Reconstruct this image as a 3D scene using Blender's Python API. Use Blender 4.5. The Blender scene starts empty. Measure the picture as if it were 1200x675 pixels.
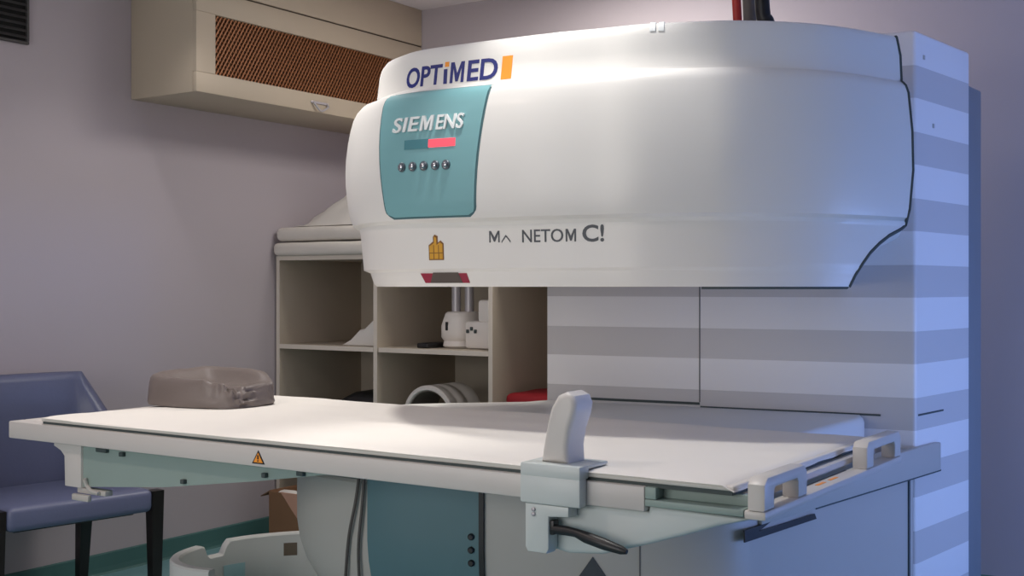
import bpy, bmesh, math, random
from mathutils import Vector, Matrix, noise
random.seed(7)
C = bpy.context.scene.collection
PI = math.pi

# ------------------------------------------------------------------ survey
# The room is axis aligned: left wall X=0, back wall Y=0, floor z=0.
F = 1400.0
TH = math.radians(33.6)
CT, ST = math.cos(TH), math.sin(TH)
CAM = Vector((4.367, -5.063, 1.25))
EYE = 1.25
K = 1.117
def W(x, d, z=0.0):
    """survey offset from the tripod (right, forward) -> room coordinates"""
    return Vector((CAM.x + CT*x - ST*d, CAM.y + ST*x + CT*d, z))
def lin(c):
    out = []
    for v in c:
        v = v/255.0
        out.append(v/12.92 if v <= .04045 else ((v+.055)/1.055)**2.4)
    return (*out, 1.0)

# ------------------------------------------------------------------ materials
def mat(name, col, rough=.5, metal=0.0, var=.04, nscale=6.0, bump=0.0, bscale=60.0, coat=0.0, emit=None, estr=0.0, spec=.5):
    m = bpy.data.materials.new(name); m.use_nodes = True
    nt = m.node_tree; b = nt.nodes['Principled BSDF']
    b.inputs['Roughness'].default_value = rough
    b.inputs['Metallic'].default_value = metal
    b.inputs['Coat Weight'].default_value = coat
    b.inputs['Coat Roughness'].default_value = .12
    b.inputs['Specular IOR Level'].default_value = spec
    tc = nt.nodes.new('ShaderNodeTexCoord')
    no = nt.nodes.new('ShaderNodeTexNoise'); no.inputs['Scale'].default_value = nscale; no.inputs['Detail'].default_value = 4
    nt.links.new(tc.outputs['Object'], no.inputs['Vector'])
    mx = nt.nodes.new('ShaderNodeMixRGB'); mx.blend_type = 'MIX'
    c = lin(col)
    mx.inputs[1].default_value = (*[v*(1-var) for v in c[:3]], 1)
    mx.inputs[2].default_value = (*[min(1, v*(1+var)) for v in c[:3]], 1)
    nt.links.new(no.outputs['Fac'], mx.inputs[0]); nt.links.new(mx.outputs[0], b.inputs['Base Color'])
    if bump:
        n2 = nt.nodes.new('ShaderNodeTexNoise'); n2.inputs['Scale'].default_value = bscale; n2.inputs['Detail'].default_value = 3
        nt.links.new(tc.outputs['Object'], n2.inputs['Vector'])
        bp = nt.nodes.new('ShaderNodeBump'); bp.inputs['Strength'].default_value = bump; bp.inputs['Distance'].default_value = .01
        nt.links.new(n2.outputs['Fac'], bp.inputs['Height']); nt.links.new(bp.outputs['Normal'], b.inputs['Normal'])
    if emit:
        b.inputs['Emission Color'].default_value = lin(emit); b.inputs['Emission Strength'].default_value = estr
    return m

M = {}
M['wall'] = mat('wall_paint', (184,175,181), .85, var=.02, nscale=1.5, bump=.05, bscale=180)
M['ceiling'] = mat('ceiling_paint', (225,220,225), .9, var=.01)
M['floor'] = mat('floor_vinyl', (118,158,164), .4, var=.08, nscale=30)
M['skirting'] = mat('skirting_vinyl', (72,112,110), .5)
M['cream'] = mat('cream_metal', (190,176,156), .55, var=.02, nscale=2)
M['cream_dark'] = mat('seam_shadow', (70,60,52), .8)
M['copper'] = mat('copper_mesh', (150,98,62), .45, metal=.35, var=.15, nscale=20)
M['grille_back'] = mat('grille_filter', (74,44,28), .9)
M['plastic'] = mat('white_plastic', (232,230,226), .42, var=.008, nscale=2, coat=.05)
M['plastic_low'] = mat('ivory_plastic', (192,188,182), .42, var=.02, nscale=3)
M['table_white'] = mat('table_plastic', (210,205,200), .4, var=.015, nscale=4)
M['table_cool'] = mat('table_cool_plastic', (206,213,211), .4, var=.015, nscale=4)
M['table_green'] = mat('table_panel', (146,164,158), .5, var=.04)
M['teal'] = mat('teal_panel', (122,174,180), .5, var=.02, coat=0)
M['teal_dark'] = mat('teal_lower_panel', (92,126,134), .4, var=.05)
M['lcd'] = mat('display_window', (84,138,148), .2)
M['gasket_and_shade'] = mat('rubber_and_shade', (70,80,80), .7)  # rubber grey, also on strips that stand in for shade
M['red_led'] = mat('red_led', (200,60,70), .3, emit=(255,70,85), estr=1.4)
M['chrome'] = mat('chrome', (190,192,196), .15, metal=1.0, var=.01)
M['dark_metal'] = mat('button_bezel', (96,106,114), .35, metal=.5)
M['navy'] = mat('navy_ink', (34,44,120), .5)
M['orange'] = mat('orange_ink', (255,160,50), .5)
M['ink'] = mat('grey_ink', (74,78,84), .5)
M['letter_white'] = mat('raised_lettering', (236,240,240), .35)
M['amber'] = mat('amber_sticker', (214,158,40), .5, var=.1, nscale=40)
M['amber_dark'] = mat('amber_outline', (130,84,24), .5)
M['crimson'] = mat('crimson_label', (150,34,60), .5)
M['label_dark'] = mat('dark_label', (84,74,68), .5)
M['steel_blue'] = mat('grey_rear_cover', (128,134,142), .5)
M['trim'] = mat('panel_trim', (70,108,114), .5)
M['seam'] = mat('seam_grey', (112,110,110), .7)
M['black'] = mat('black_plastic', (28,28,30), .4)
M['black_wood'] = mat('black_wood', (22,18,18), .35)
M['sheet'] = mat('white_sheet', (238,233,226), .85, var=.015, nscale=8, bump=.06, bscale=25)
M['pad'] = mat('pad_vinyl', (226,220,212), .6)
M['pillow'] = mat('grey_vinyl_pillow', (112,102,98), .42, var=.06, nscale=12, bump=.15, bscale=22)
M['chair'] = mat('blue_leather', (98,104,134), .38, var=.05, nscale=10, bump=.06, bscale=90)
M['shelf'] = mat('shelf_laminate', (188,176,160), .6, var=.03)
M['shelf_edge'] = mat('shelf_edge_band', (222,212,200), .55)
M['cardboard'] = mat('cardboard', (140,104,76), .85, var=.06)
M['flap'] = mat('pink_paper', (206,160,138), .85)
M['red'] = mat('red_fabric', (150,16,30), .7)
M['cable_grey'] = mat('grey_cable', (92,86,82), .5)
M['cable_red'] = mat('red_cable', (170,40,32), .5)
M['hose'] = mat('black_hose', (24,24,26), .45)
M['brown_sticker'] = mat('brown_sticker', (120,104,88), .6)
M['aqua_sticker'] = mat('aqua_sticker', (190,226,230), .5)
M['vent'] = mat('vent_louvre', (64,62,62), .5)
M['vent_dark'] = mat('vent_cavity', (14,14,14), .9)
M['cloth'] = mat('white_cloth', (226,222,216), .9, bump=.1, bscale=18)
M['coil'] = mat('coil_plastic', (238,232,226), .45)
M['coil_inner'] = mat('coil_lining', (120,110,102), .7)
M['steel_post'] = mat('grey_post', (186,182,186), .35, metal=.3)

def stripe_mat():
    m = mat('striped_cover', (232,230,230), .42, var=.006, nscale=2)
    nt = m.node_tree; b = nt.nodes['Principled BSDF']
    geo = nt.nodes.new('ShaderNodeTexCoord'); sp = nt.nodes.new('ShaderNodeSeparateXYZ')
    nt.links.new(geo.outputs['Object'], sp.inputs[0])
    def math_(op, a, bv):
        n = nt.nodes.new('ShaderNodeMath'); n.operation = op
        nt.links.new(a, n.inputs[0]); n.inputs[1].default_value = bv
        return n.outputs[0]
    a = math_('SUBTRACT', sp.outputs['Z'], .786 - 5*.2145)
    a = math_('DIVIDE', a, .2145); a = math_('FRACT', a, 0); a = math_('LESS_THAN', a, .49)
    mx = nt.nodes.new('ShaderNodeMixRGB')
    mx.inputs[1].default_value = lin((246,243,243)); mx.inputs[2].default_value = lin((212,208,208))
    nt.links.new(a, mx.inputs[0]); nt.links.new(mx.outputs[0], b.inputs['Base Color'])
    return m
M['stripe'] = stripe_mat()

# ------------------------------------------------------------------ helpers
def link(name, bm, m, parent=None, smooth=40, sharp=True):
    if parent is not None:
        off = Matrix.Translation(-parent.matrix_basis.translation) if parent.parent is None else Matrix.Identity(4)
        if parent.parent is not None:
            p = parent; t = Vector((0,0,0))
            while p is not None:
                t += p.matrix_basis.translation; p = p.parent
            off = Matrix.Translation(-t)
        bm.transform(off)
    bmesh.ops.recalc_face_normals(bm, faces=bm.faces)
    me = bpy.data.meshes.new(name); bm.to_mesh(me); bm.free()
    me.materials.append(m if not isinstance(m, str) else M[m])
    if smooth:
        for p in me.polygons: p.use_smooth = True
        me.set_sharp_from_angle(angle=math.radians(smooth))
    o = bpy.data.objects.new(name, me); C.objects.link(o)
    if parent is not None: o.parent = parent
    return o
def tag(o, label, cat, group=None):
    o['label'] = label; o['category'] = cat
    if group: o['group'] = group
    return o
def thing(name, label, cat, loc, group=None):
    o = bpy.data.objects.new(name, None); C.objects.link(o); o.location = loc
    o.empty_display_size = .1
    return tag(o, label, cat, group)
def lone(name, bm, m, label, cat, group=None, smooth=40):
    """a thing that is a single mesh, origin moved to its base centre"""
    xs = [v.co.x for v in bm.verts]; ys = [v.co.y for v in bm.verts]; zs = [v.co.z for v in bm.verts]
    c = Vector(((min(xs)+max(xs))/2, (min(ys)+max(ys))/2, min(zs)))
    bm.transform(Matrix.Translation(-c))
    o = link(name, bm, m, None, smooth); o.location = c
    return tag(o, label, cat, group)
def struct(name, bm, m, smooth=0):
    o = link(name, bm, m, None, smooth); o['kind'] = 'structure'; return o
def NB(): return bmesh.new()
def box(bm, x0, x1, y0, y1, z0, z1, bev=0.0, seg=2, mtx=None):
    vs = [bm.verts.new((x, y, z)) for x in (x0, x1) for y in (y0, y1) for z in (z0, z1)]
    idx = [(0,1,3,2),(4,6,7,5),(0,4,5,1),(2,3,7,6),(0,2,6,4),(1,5,7,3)]
    fs = [bm.faces.new([vs[i] for i in q]) for q in idx]
    bmesh.ops.recalc_face_normals(bm, faces=fs)
    geom = vs
    if bev:
        es = list({e for f in fs for e in f.edges})
        r = bmesh.ops.bevel(bm, geom=es, offset=bev, segments=seg, affect='EDGES', profile=.5)
        geom = list({v for f in r['faces'] for v in f.verts})
    if mtx is not None:
        bmesh.ops.transform(bm, matrix=mtx, verts=[v for v in geom if v.is_valid])
    return bm
def boxp(bm, p0, p1, p2, h0, h1, bev=0.0):
    """box on a plan parallelogram: origin p0, edges to p1 and p2 (2D), between heights"""
    a = Vector((p0[0], p0[1])); u = Vector((p1[0], p1[1]))-a; v = Vector((p2[0], p2[1]))-a
    return prism(bm, [a, a+u, a+u+v, a+v], h0, h1, bev)
def prism(bm, pts, z0, z1, bev=0.0, seg=2):
    lo = [bm.verts.new((p[0], p[1], z0)) for p in pts]; hi = [bm.verts.new((p[0], p[1], z1)) for p in pts]
    n = len(pts); fs = [bm.faces.new(lo[::-1]), bm.faces.new(hi)]
    for i in range(n): fs.append(bm.faces.new([lo[i], lo[(i+1)%n], hi[(i+1)%n], hi[i]]))
    bmesh.ops.recalc_face_normals(bm, faces=fs)
    if bev:
        es = list({e for f in fs for e in f.edges})
        bmesh.ops.bevel(bm, geom=es, offset=bev, segments=seg, affect='EDGES', profile=.5)
    return bm
def profile_prism(bm, pts, axis, a0, a1, bev=0.0, seg=2):
    """extrude a 2D profile along world axis: 'y' -> pts are (x,z); 'x' -> pts are (y,z)"""
    f = (lambda p, a: (p[0], a, p[1])) if axis == 'y' else (lambda p, a: (a, p[0], p[1]))
    lo = [bm.verts.new(f(p, a0)) for p in pts]; hi = [bm.verts.new(f(p, a1)) for p in pts]
    n = len(pts); fs = [bm.faces.new(lo[::-1]), bm.faces.new(hi)]
    for i in range(n): fs.append(bm.faces.new([lo[i], lo[(i+1)%n], hi[(i+1)%n], hi[i]]))
    bmesh.ops.recalc_face_normals(bm, faces=fs)
    if bev:
        es = list({e for ff in (fs[0], fs[1]) for e in ff.edges})
        bmesh.ops.bevel(bm, geom=es, offset=bev, segments=seg, affect='EDGES', profile=.5)
    return bm
def loft(bm, rings, cap0=True, cap1=True, closed=True):
    vr = [[bm.verts.new(p) for p in r] for r in rings]
    n = len(vr[0]); m = n if closed else n-1
    for a, b in zip(vr[:-1], vr[1:]):
        for i in range(m):
            bm.faces.new([a[i], a[(i+1)%n], b[(i+1)%n], b[i]])
    if cap0: bm.faces.new(vr[0][::-1])
    if cap1: bm.faces.new(vr[-1])
    return bm
def tube(bm, pts, r, n=10, caps=True):
    pts = [Vector(p) for p in pts]; rings = []
    up = None
    for i, p in enumerate(pts):
        t = (pts[min(i+1, len(pts)-1)] - pts[max(i-1, 0)]).normalized()
        if up is None:
            up = Vector((0,0,1)) if abs(t.z) < .9 else Vector((1,0,0))
        a = t.cross(up).normalized(); b = a.cross(t).normalized(); up = b
        rr = r[i] if isinstance(r, (list, tuple)) else r
        rings.append([p + rr*(math.cos(2*PI*k/n)*a + math.sin(2*PI*k/n)*b) for k in range(n)])
    return loft(bm, rings, caps, caps)
def cr(pts, n=12, closed=False):
    P = [Vector(p) for p in pts]; out = []
    m = len(P)
    for i in range(m if closed else m-1):
        if closed: p0, p1, p2, p3 = P[i-1], P[i], P[(i+1)%m], P[(i+2)%m]
        else:
            p1, p2 = P[i], P[i+1]
            p0 = P[i-1] if i else p1*2-p2
            p3 = P[i+2] if i+2 < m else p2*2-p1
        for k in range(n):
            t = k/n
            out.append(.5*((2*p1)+(p2-p0)*t+(2*p0-5*p1+4*p2-p3)*t*t+(3*p1-p0-3*p2+p3)*t**3))
    if not closed: out.append(P[-1])
    return out
def lathe(bm, prof, c, n=24, axis='z'):
    rings = []
    for r, h in prof:
        ring = []
        for k in range(n):
            a = 2*PI*k/n
            if axis == 'z': ring.append(Vector((c[0]+r*math.cos(a), c[1]+r*math.sin(a), c[2]+h)))
            elif axis == 'y': ring.append(Vector((c[0]+r*math.cos(a), c[1]+h, c[2]+r*math.sin(a))))
            else: ring.append(Vector((c[0]+h, c[1]+r*math.cos(a), c[2]+r*math.sin(a))))
        rings.append(ring)
    return loft(bm, rings)
def lerp(a, b, t): return a+(b-a)*t
def table_interp(tab, z):
    if z <= tab[0][0]: return tab[0][1]
    for (a, va), (b, vb) in zip(tab[:-1], tab[1:]):
        if z <= b: return lerp(va, vb, (z-a)/(b-a))
    return tab[-1][1]
def smooth_tab(tab, z):
    return table_interp(tab, z)

class Cover:
    """curved machine cover: plan curve (survey metres) swept vertically, swelling by offs(z)"""
    def __init__(s, plan, offs, wfun, ztop_rel=None):
        s.pl = [Vector((p[0], p[1])) for p in cr([(a, b, 0) for a, b in plan], 24)]
        s.pl = [Vector((p.x, p.y)) for p in s.pl]
        s.cum = [0.0]
        for a, b in zip(s.pl[:-1], s.pl[1:]): s.cum.append(s.cum[-1]+(b-a).length)
        s.L = s.cum[-1]; s.offs = offs; s.w = wfun
    def base(s, t):
        t = max(0, min(s.L, t)); lo, hi = 0, len(s.cum)-1
        while hi-lo > 1:
            m = (lo+hi)//2
            if s.cum[m] <= t: lo = m
            else: hi = m
        f = (t-s.cum[lo])/max(1e-9, s.cum[hi]-s.cum[lo])
        def tan(i): return (s.pl[min(i+1, len(s.pl)-1)]-s.pl[max(i-1, 0)]).normalized()
        p = s.pl[lo].lerp(s.pl[hi], f); tg = tan(lo).lerp(tan(hi), f).normalized()
        return p, Vector((tg.y, -tg.x))          # outward: to the right of travel (left->right travel, faces the tripod)
    def plan(s, t, z, off=0.0):
        p, n = s.base(t); return p+n*(s.offs(z)*s.w(t/s.L, z)+off), n
    def P(s, t, z, off=0.0):
        p, n = s.plan(t, z, off); return W(p.x, p.y, z)
    def px(s, px, z, lo=None, hi=None):
        r = (px-600)/F
        lo = s.lo if lo is None else lo; hi = s.L if hi is None else hi
        for _ in range(50):
            m = (lo+hi)/2; p, _n = s.plan(m, z)
            if p.x/p.y < r: lo = m
            else: hi = m
        return (lo+hi)/2
def patch(bm, cov, sl, sr, z0, z1, o0, o1, nu=14, nv=8, inset=None):
    """slab lying on a cover; sl/sr give left/right arclength at height z"""
    rows = []
    for j in range(nv+1):
        z = lerp(z0, z1, j/nv); a, b = sl(z), sr(z)
        if inset: 
            d = inset(z); a += d; b -= d
        rows.append([(lerp(a, b, i/nu), z) for i in range(nu+1)])
    top = [[bm.verts.new(cov.P(t, z, o1)) for t, z in r] for r in rows]
    bot = [[bm.verts.new(cov.P(t, z, o0)) for t, z in r] for r in rows]
    for j in range(nv):
        for i in range(nu):
            bm.faces.new([top[j][i], top[j][i+1], top[j+1][i+1], top[j+1][i]])
            bm.faces.new([bot[j][i], bot[j+1][i], bot[j+1][i+1], bot[j][i+1]])
    for j in range(nv):
        bm.faces.new([top[j][0], top[j+1][0], bot[j+1][0], bot[j][0]])
        bm.faces.new([top[j][nu], bot[j][nu], bot[j+1][nu], top[j+1][nu]])
    for i in range(nu):
        bm.faces.new([top[0][i], bot[0][i], bot[0][i+1], top[0][i+1]])
        bm.faces.new([top[nv][i], top[nv][i+1], bot[nv][i+1], bot[nv][i]])
    return bm
def text_bm(txt, extrude=.02, shear=0.0, bold=0.0, spacing=1.0):
    cu = bpy.data.curves.new('lettering', 'FONT'); cu.body = txt; cu.extrude = extrude; cu.shear = shear; cu.offset = bold
    cu.space_character = spacing; cu.resolution_u = 4
    o = bpy.data.objects.new('lettering', cu); C.objects.link(o)
    me = o.to_mesh(); bm = bmesh.new(); bm.from_mesh(me); o.to_mesh_clear()
    bpy.data.objects.remove(o); bpy.data.curves.remove(cu)
    bmesh.ops.remove_doubles(bm, verts=bm.verts, dist=1e-5)
    return bm
def letter_m(t=.12, w=.66, h=.682):
    pts = [(0,0),(0,h),(t*1.25,h),(w/2,.30),(w-t*1.25,h),(w,h),(w,0),(w-t,0),(w-t,h-.16),(w/2+t*.45,.04),(w/2-t*.45,.04),(t,h-.16),(t,0)]
    bm = bmesh.new()
    lo = [bm.verts.new((x, y, -.02)) for x, y in pts]; hi = [bm.verts.new((x, y, .02)) for x, y in pts]
    n = len(pts)
    tri = [(0,1,12),(1,11,12),(1,2,11),(2,3,11),(3,10,11),(3,9,10),(3,8,9),(3,4,8),(4,5,8),(5,7,8),(5,6,7)]
    for a, b, c in tri: bm.faces.new((hi[a], hi[b], hi[c])); bm.faces.new((lo[c], lo[b], lo[a]))
    for i in range(n): bm.faces.new([lo[i], lo[(i+1)%n], hi[(i+1)%n], hi[i]])
    return bm
def text_on(bm, cov, s0, s1, z0, z1, o0, o1, bounds=None):
    xs = [v.co.x for v in bm.verts]; ys = [v.co.y for v in bm.verts]; zs = [v.co.z for v in bm.verts]
    x0, x1, y0, y1 = bounds or (min(xs), max(xs), min(ys), max(ys)); a, b = min(zs), max(zs)
    for v in bm.verts:
        v.co = cov.P(lerp(s0, s1, (v.co.x-x0)/(x1-x0)), lerp(z0, z1, (v.co.y-y0)/(y1-y0)), lerp(o0, o1, (v.co.z-a)/(b-a)))
    return bm

# ------------------------------------------------------------------ camera
cd = bpy.data.cameras.new('camera'); cam = bpy.data.objects.new('camera', cd); C.objects.link(cam)
cd.sensor_width = 36; cd.lens = F/1200*36; cd.shift_y = -1.5/1200; cd.clip_start = .05
cam.location = CAM; cam.rotation_euler = (PI/2, 0, TH)
bpy.context.scene.camera = cam

# ------------------------------------------------------------------ room shell
RX, RY, CEIL = 6.2, -6.6, 2.731
struct('floor', box(NB(), -.1, RX+.1, RY-.1, .1, -.1, 0), 'floor')
struct('ceiling', box(NB(), -.1, RX+.1, RY-.1, .1, CEIL, CEIL+.1), 'ceiling')
struct('wall_left', box(NB(), -.1, 0, RY, 0, 0, CEIL), 'wall')
struct('wall_back', box(NB(), -.1, RX+.1, 0, .1, 0, CEIL), 'wall')
struct('wall_right', box(NB(), RX, RX+.1, RY, 0, 0, CEIL), 'wall')
struct('wall_front', box(NB(), -.1, RX+.1, RY-.1, RY, 0, CEIL), 'wall')
def skirt(axis, a0, a1):
    prof = [(0,0),(.022,0),(.014,.008),(.01,.03),(.008,.085),(0,.09)]
    bm = NB()
    if axis == 'left': profile_prism(bm, prof, 'y', a0, a1)
    else: profile_prism(bm, [(-p, z) for p, z in prof], 'x', a0, a1)
    return bm
struct('baseboard_left', skirt('left', RY, 0), 'skirting')
struct('baseboard_back', skirt('back', .03, RX), 'skirting')

# ------------------------------------------------------------------ wall vent
t = thing('wall_vent', 'dark louvred vent grille high on the left wall', 'vent', (0, -2.33, 2.24))
bm = NB(); y0, y1, z0, z1 = -2.58, -2.082, 2.24, 2.56
box(bm, .001, .016, y0, y1, z0, z0+.012, .003); box(bm, .001, .016, y0, y1, z1-.012, z1, .003)
box(bm, .001, .016, y1-.012, y1, z0+.012, z1-.012, .003); box(bm, .001, .016, y0, y0+.012, z0+.012, z1-.012, .003)
link('frame', bm, 'vent', t)
link('cavity', box(NB(), .001, .004, y0+.012, y1-.012, z0+.012, z1-.012), 'vent_dark', t)
for k in range(11):
    z = z0+.022+k*.0265
    link('louvre', profile_prism(NB(), [(.0045, z+.012), (.007, z+.014), (.018, z+.002), (.016, z)], 'y', y0+.012, y1-.012), 'vent', t)

# ------------------------------------------------------------------ ventilation housing
BX, BY0, BZ = .427, -1.565, 2.084
t = thing('ventilation_housing', 'cream ventilation housing with copper mesh grille hung under the ceiling', 'ventilation unit', (.2, -.8, BZ))
bm = NB()
gy0, gy1, gz0, gz1 = -1.458, -.10, 2.172, 2.43
# lower body: a shell with the grille opening in its front
box(bm, .002, BX-.025, BY0, -.002, BZ, 2.530, .004)
box(bm, BX-.025, BX, BY0, -.002, BZ, gz0, .004); box(bm, BX-.025, BX, BY0, -.002, gz1, 2.530, .004)
box(bm, BX-.025, BX, BY0, gy0, gz0, gz1); box(bm, BX-.025, BX, gy1, -.002, gz0, gz1)
link('body', bm, 'cream', t)
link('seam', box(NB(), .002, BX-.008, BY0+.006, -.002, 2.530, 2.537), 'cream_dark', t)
link('upper_casing', box(NB(), .002, BX-.002, BY0, -.002, 2.537, CEIL-.001, .003), 'cream', t)
link('filter', box(NB(), BX-.0249, BX-.02, gy0, gy1, gz0, gz1), 'grille_back', t)
bm = NB()
H = gz1-gz0; sp = .021; x0, x1 = BX-.016, BX-.010
def diag(bm, slope, wdt, xa, xb):
    n = int((gy1-gy0+H)/sp)+2
    for k in range(-1, n):
        # bar along (dy,dz)=(slope*.62,1) from bottom to top, clipped to the opening
        yb = gy0-H*.62*(slope > 0) + k*sp + (H*.62 if slope < 0 else 0) - (H*.62 if slope < 0 else 0)
        pts = []
        ya, yc = yb, yb+slope*.62*H
        za, zc = gz0, gz1
        def clip(y, z, y2, z2):
            lim = gy0 if y < gy0 else (gy1-wdt if y > gy1-wdt else None)
            if lim is None: return y, z
            if abs(y2-y) < 1e-9: return None
            f = (lim-y)/(y2-y)
            if f < 0 or f > 1: return None
            return lim, z+(z2-z)*f
        A = clip(ya, za, yc, zc); B = clip(yc, zc, ya, za)
        if A is None or B is None or B[1]-A[1] < .004: continue
        q = [(A[0], A[1]), (A[0]+wdt, A[1]), (B[0]+wdt, B[1]), (B[0], B[1])]
        profile_prism(bm, q, 'x', xa, xb)
diag(bm, 1, .0075, BX-.016, BX-.010)
diag(bm, -1, .004, BX-.019, BX-.0155)
link('mesh_grille', bm, 'copper', t, smooth=0)
hy, hz = -.803, 2.118
ring = cr([(BX+.002, hy-.05, hz+.012), (BX+.012, hy-.045, hz+.004), (BX+.018, hy-.02, hz-.022), (BX+.018, hy+.005, hz-.026), (BX+.016, hy+.045, hz-.004), (BX+.002, hy+.05, hz+.012)], 6)
bm = NB(); tube(bm, ring, .005, 8); box(bm, BX, BX+.006, hy-.06, hy+.06, hz+.006, hz+.018, .002)
link('handle', bm, 'steel_post', t)

# ------------------------------------------------------------------ open shelving unit on the back wall
SY = -.67; SB = -.03; T = .022
cols = [0.012, .665, 1.334, 2.003]
ztop = 1.405
t = thing('shelving_unit', 'open cream pigeonhole shelving unit against the back wall', 'shelf', (1.0, -.35, 0))
link('back_panel', box(NB(), cols[0], cols[-1], SB-.012, SB, .02, ztop-T), 'shelf', t)
for i, x in enumerate(cols):
    xx = x if i == 0 else x-T/2 if i < 3 else x-T
    link('upright', box(NB(), xx, xx+T, SY, SB-.012, 0 if i in (0, 3) else .06, ztop-T, .0015), 'shelf', t)
link('top_board', box(NB(), cols[0], cols[-1], SY, SB, ztop-T, ztop, .0015), 'shelf', t)
link('bottom_board', box(NB(), cols[0]+T, cols[-1]-T, SY, SB-.012, .038, .06, .0015), 'shelf', t)
for i in (0, 1, 2):
    a = cols[i]+(T if i == 0 else T/2); b = cols[i+1]-(T/2 if i < 2 else T)
    link('shelf_board', box(NB(), a+.0004, b-.0004, SY, SB-.012, .468, .49, .0015), 'shelf', t)
    if i < 2:
        link('shelf_board', box(NB(), a+.0004, b-.0004, SY, SB-.012, .938, .96, .0015), 'shelf', t)
bm = NB()
for i, x in enumerate(cols):
    xx = x if i == 0 else x-T/2 if i < 3 else x-T
    box(bm, xx, xx+T, SY-.002, SY-.0001, 0 if i in (0, 3) else .06, ztop-T)
box(bm, cols[0], cols[-1], SY-.002, SY-.0001, ztop-T+.0002, ztop)
for i in (0, 1):
    box(bm, cols[i]+T*.98, cols[i+1]-T*.55, SY-.002, SY-.0001, .938, .96)
link('edge_band', bm, 'shelf_edge', t, smooth=0)

def wrinkle(bm, amp, sc, seed=0.0, zmin=None):
    for v in bm.verts:
        d = noise.noise_vector(v.co*sc+Vector((seed, seed*2, 0)))*amp
        if zmin is not None and v.co.z < zmin+.004: d.z = 0
        v.co += d
        if zmin is not None and v.co.z < zmin: v.co.z = zmin
def subdiv_box(x0, x1, y0, y1, z0, z1, n, bev):
    bm = NB(); box(bm, x0, x1, y0, y1, z0, z1, bev, 3)
    es = [e for e in bm.edges if e.calc_length() > .06]
    bmesh.ops.subdivide_edges(bm, edges=es, cuts=n, use_grid_fill=True)
    return bm
pad_group = None
bm = subdiv_box(.012, .93, SY-.035, -.06, ztop+.001, ztop+.066, 8, .022); wrinkle(bm, .006, 5, 1.0, ztop+.001)
lone('foam_pad', bm, 'pad', 'lower of two pale foam pads stacked on top of the shelving unit', 'pad', 'foam pads on the shelving', smooth=60)
bm = subdiv_box(.02, .90, SY-.02, -.07, ztop+.074, ztop+.142, 8, .026); wrinkle(bm, .006, 5, 4.0, ztop+.0735)
lone('foam_pad', bm, 'pad', 'upper of two pale foam pads stacked on the shelving, under the white cloth heap', 'pad', 'foam pads on the shelving', smooth=60)
# cloth heap
bm = NB(); n = 26
cx, cy, zb = .43, -.38, ztop+.150
rows = []
for j in range(n+1):
    row = []
    for i in range(n+1):
        u = i/n*2-1; v = j/n*2-1
        x = cx+u*.34; y = cy+v*.25
        r = max(abs(u), abs(v)); rr = math.sqrt(u*u+v*v)
        h = .225*max(0, 1-max(0, rr-.2)/1.0)*min(1, (1-r)*7)
        h += (.022*noise.noise(Vector((x*9+y*5, y*14, 0)))+.012*noise.noise(Vector((x*30, y*26, 3))))*min(1, (1-r)*5)
        row.append(Vector((x, y, zb+max(0.0, h)+.004*(r < .999))))
    rows.append(row)
loft(bm, rows, False, False, closed=False)
lowv = [Vector((cx-.34, cy-.25, zb)), Vector((cx+.34, cy-.25, zb)), Vector((cx+.34, cy+.25, zb)), Vector((cx-.34, cy+.25, zb))]
bd = [e for e in bm.edges if e.is_boundary]
bmesh.ops.holes_fill(bm, edges=bd, sides=0)
lone('white_cloth', bm, 'cloth', 'crumpled heap of white cloth on top of the pads on the shelving', 'cloth', smooth=80)

# things in the pigeonholes
# folded white wedge, upper left hole
bm = profile_prism(NB(), [(.40, .961), (.64, .961), (.64, 1.075), (.60, 1.085), (.55, 1.045), (.52, 1.04), (.46, .99)], 'y', -.62, -.30, .01, 2)
lone('folded_sheet', bm, 'cloth', 'white wedge of folded sheet in the upper left pigeonhole', 'cloth', smooth=60)
bm = subdiv_box(.20, .63, -.6, -.25, .491, .735, 6, .06)
for v in bm.verts:
    if v.co.z > .6: v.co.z -= .12*max(0, (.46-v.co.x)/.26)
wrinkle(bm, .012, 7, 3, .491)
lone('black_bag', bm, 'black', 'black soft bag in the pigeonhole under the folded sheet', 'bag', smooth=70)
# coil device, upper middle hole
px0 = .985
t = thing('coil_device', 'white moulded coil device with grey posts in the upper middle pigeonhole', 'medical device', (px0+.05, -.45, .96))
ring0 = []
def blob(cx, cy, z0, z1, rx, ry, prof, n=20, pw=3.0):
    rings = []
    for f, s in prof:
        z = lerp(z0, z1, f); r = []
        for k in range(n):
            a = 2*PI*k/n; c, s_ = math.cos(a), math.sin(a)
            r.append(Vector((cx+rx*s*math.copysign(abs(c)**(2/pw), c), cy+ry*s*math.copysign(abs(s_)**(2/pw), s_), z)))
        rings.append(r)
    return loft(NB(), rings)
link('base', blob(px0+.045, -.46, .961, 1.132, .082, .11, [(0,.80),(.06,.92),(.2,.88),(.3,1.0),(.62,1.0),(.8,.9),(.95,.82),(1,.7)]), 'coil', t)
bmx = NB(); box(bmx, px0+.125, px0+.30, -.56, -.36, .962, 1.09, .014); box(bmx, px0+.19, px0+.30, -.55, -.40, 1.085, 1.19, .016)
link('side_block', bmx, 'coil', t)
for dx, dy in ((.0, 0), (.062, .02)):
    link('post', lathe(NB(), [(.022,0),(.022,.20),(.026,.202),(.026,.23),(.018,.236)], (px0+dx+.012, -.47+dy, 1.128), 16), 'steel_post', t)
link('slot', box(NB(), px0+.022, px0+.036, -.572, -.566, 1.045, 1.085, .002), 'black', t)
for q in range(3):
    link('clip', box(NB(), px0+.138+q*.022, px0+.152+q*.022, -.567, -.5605, 1.035+.012*(q%2), 1.052+.012*(q%2), .002), 'gasket_and_shade', t)
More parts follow.
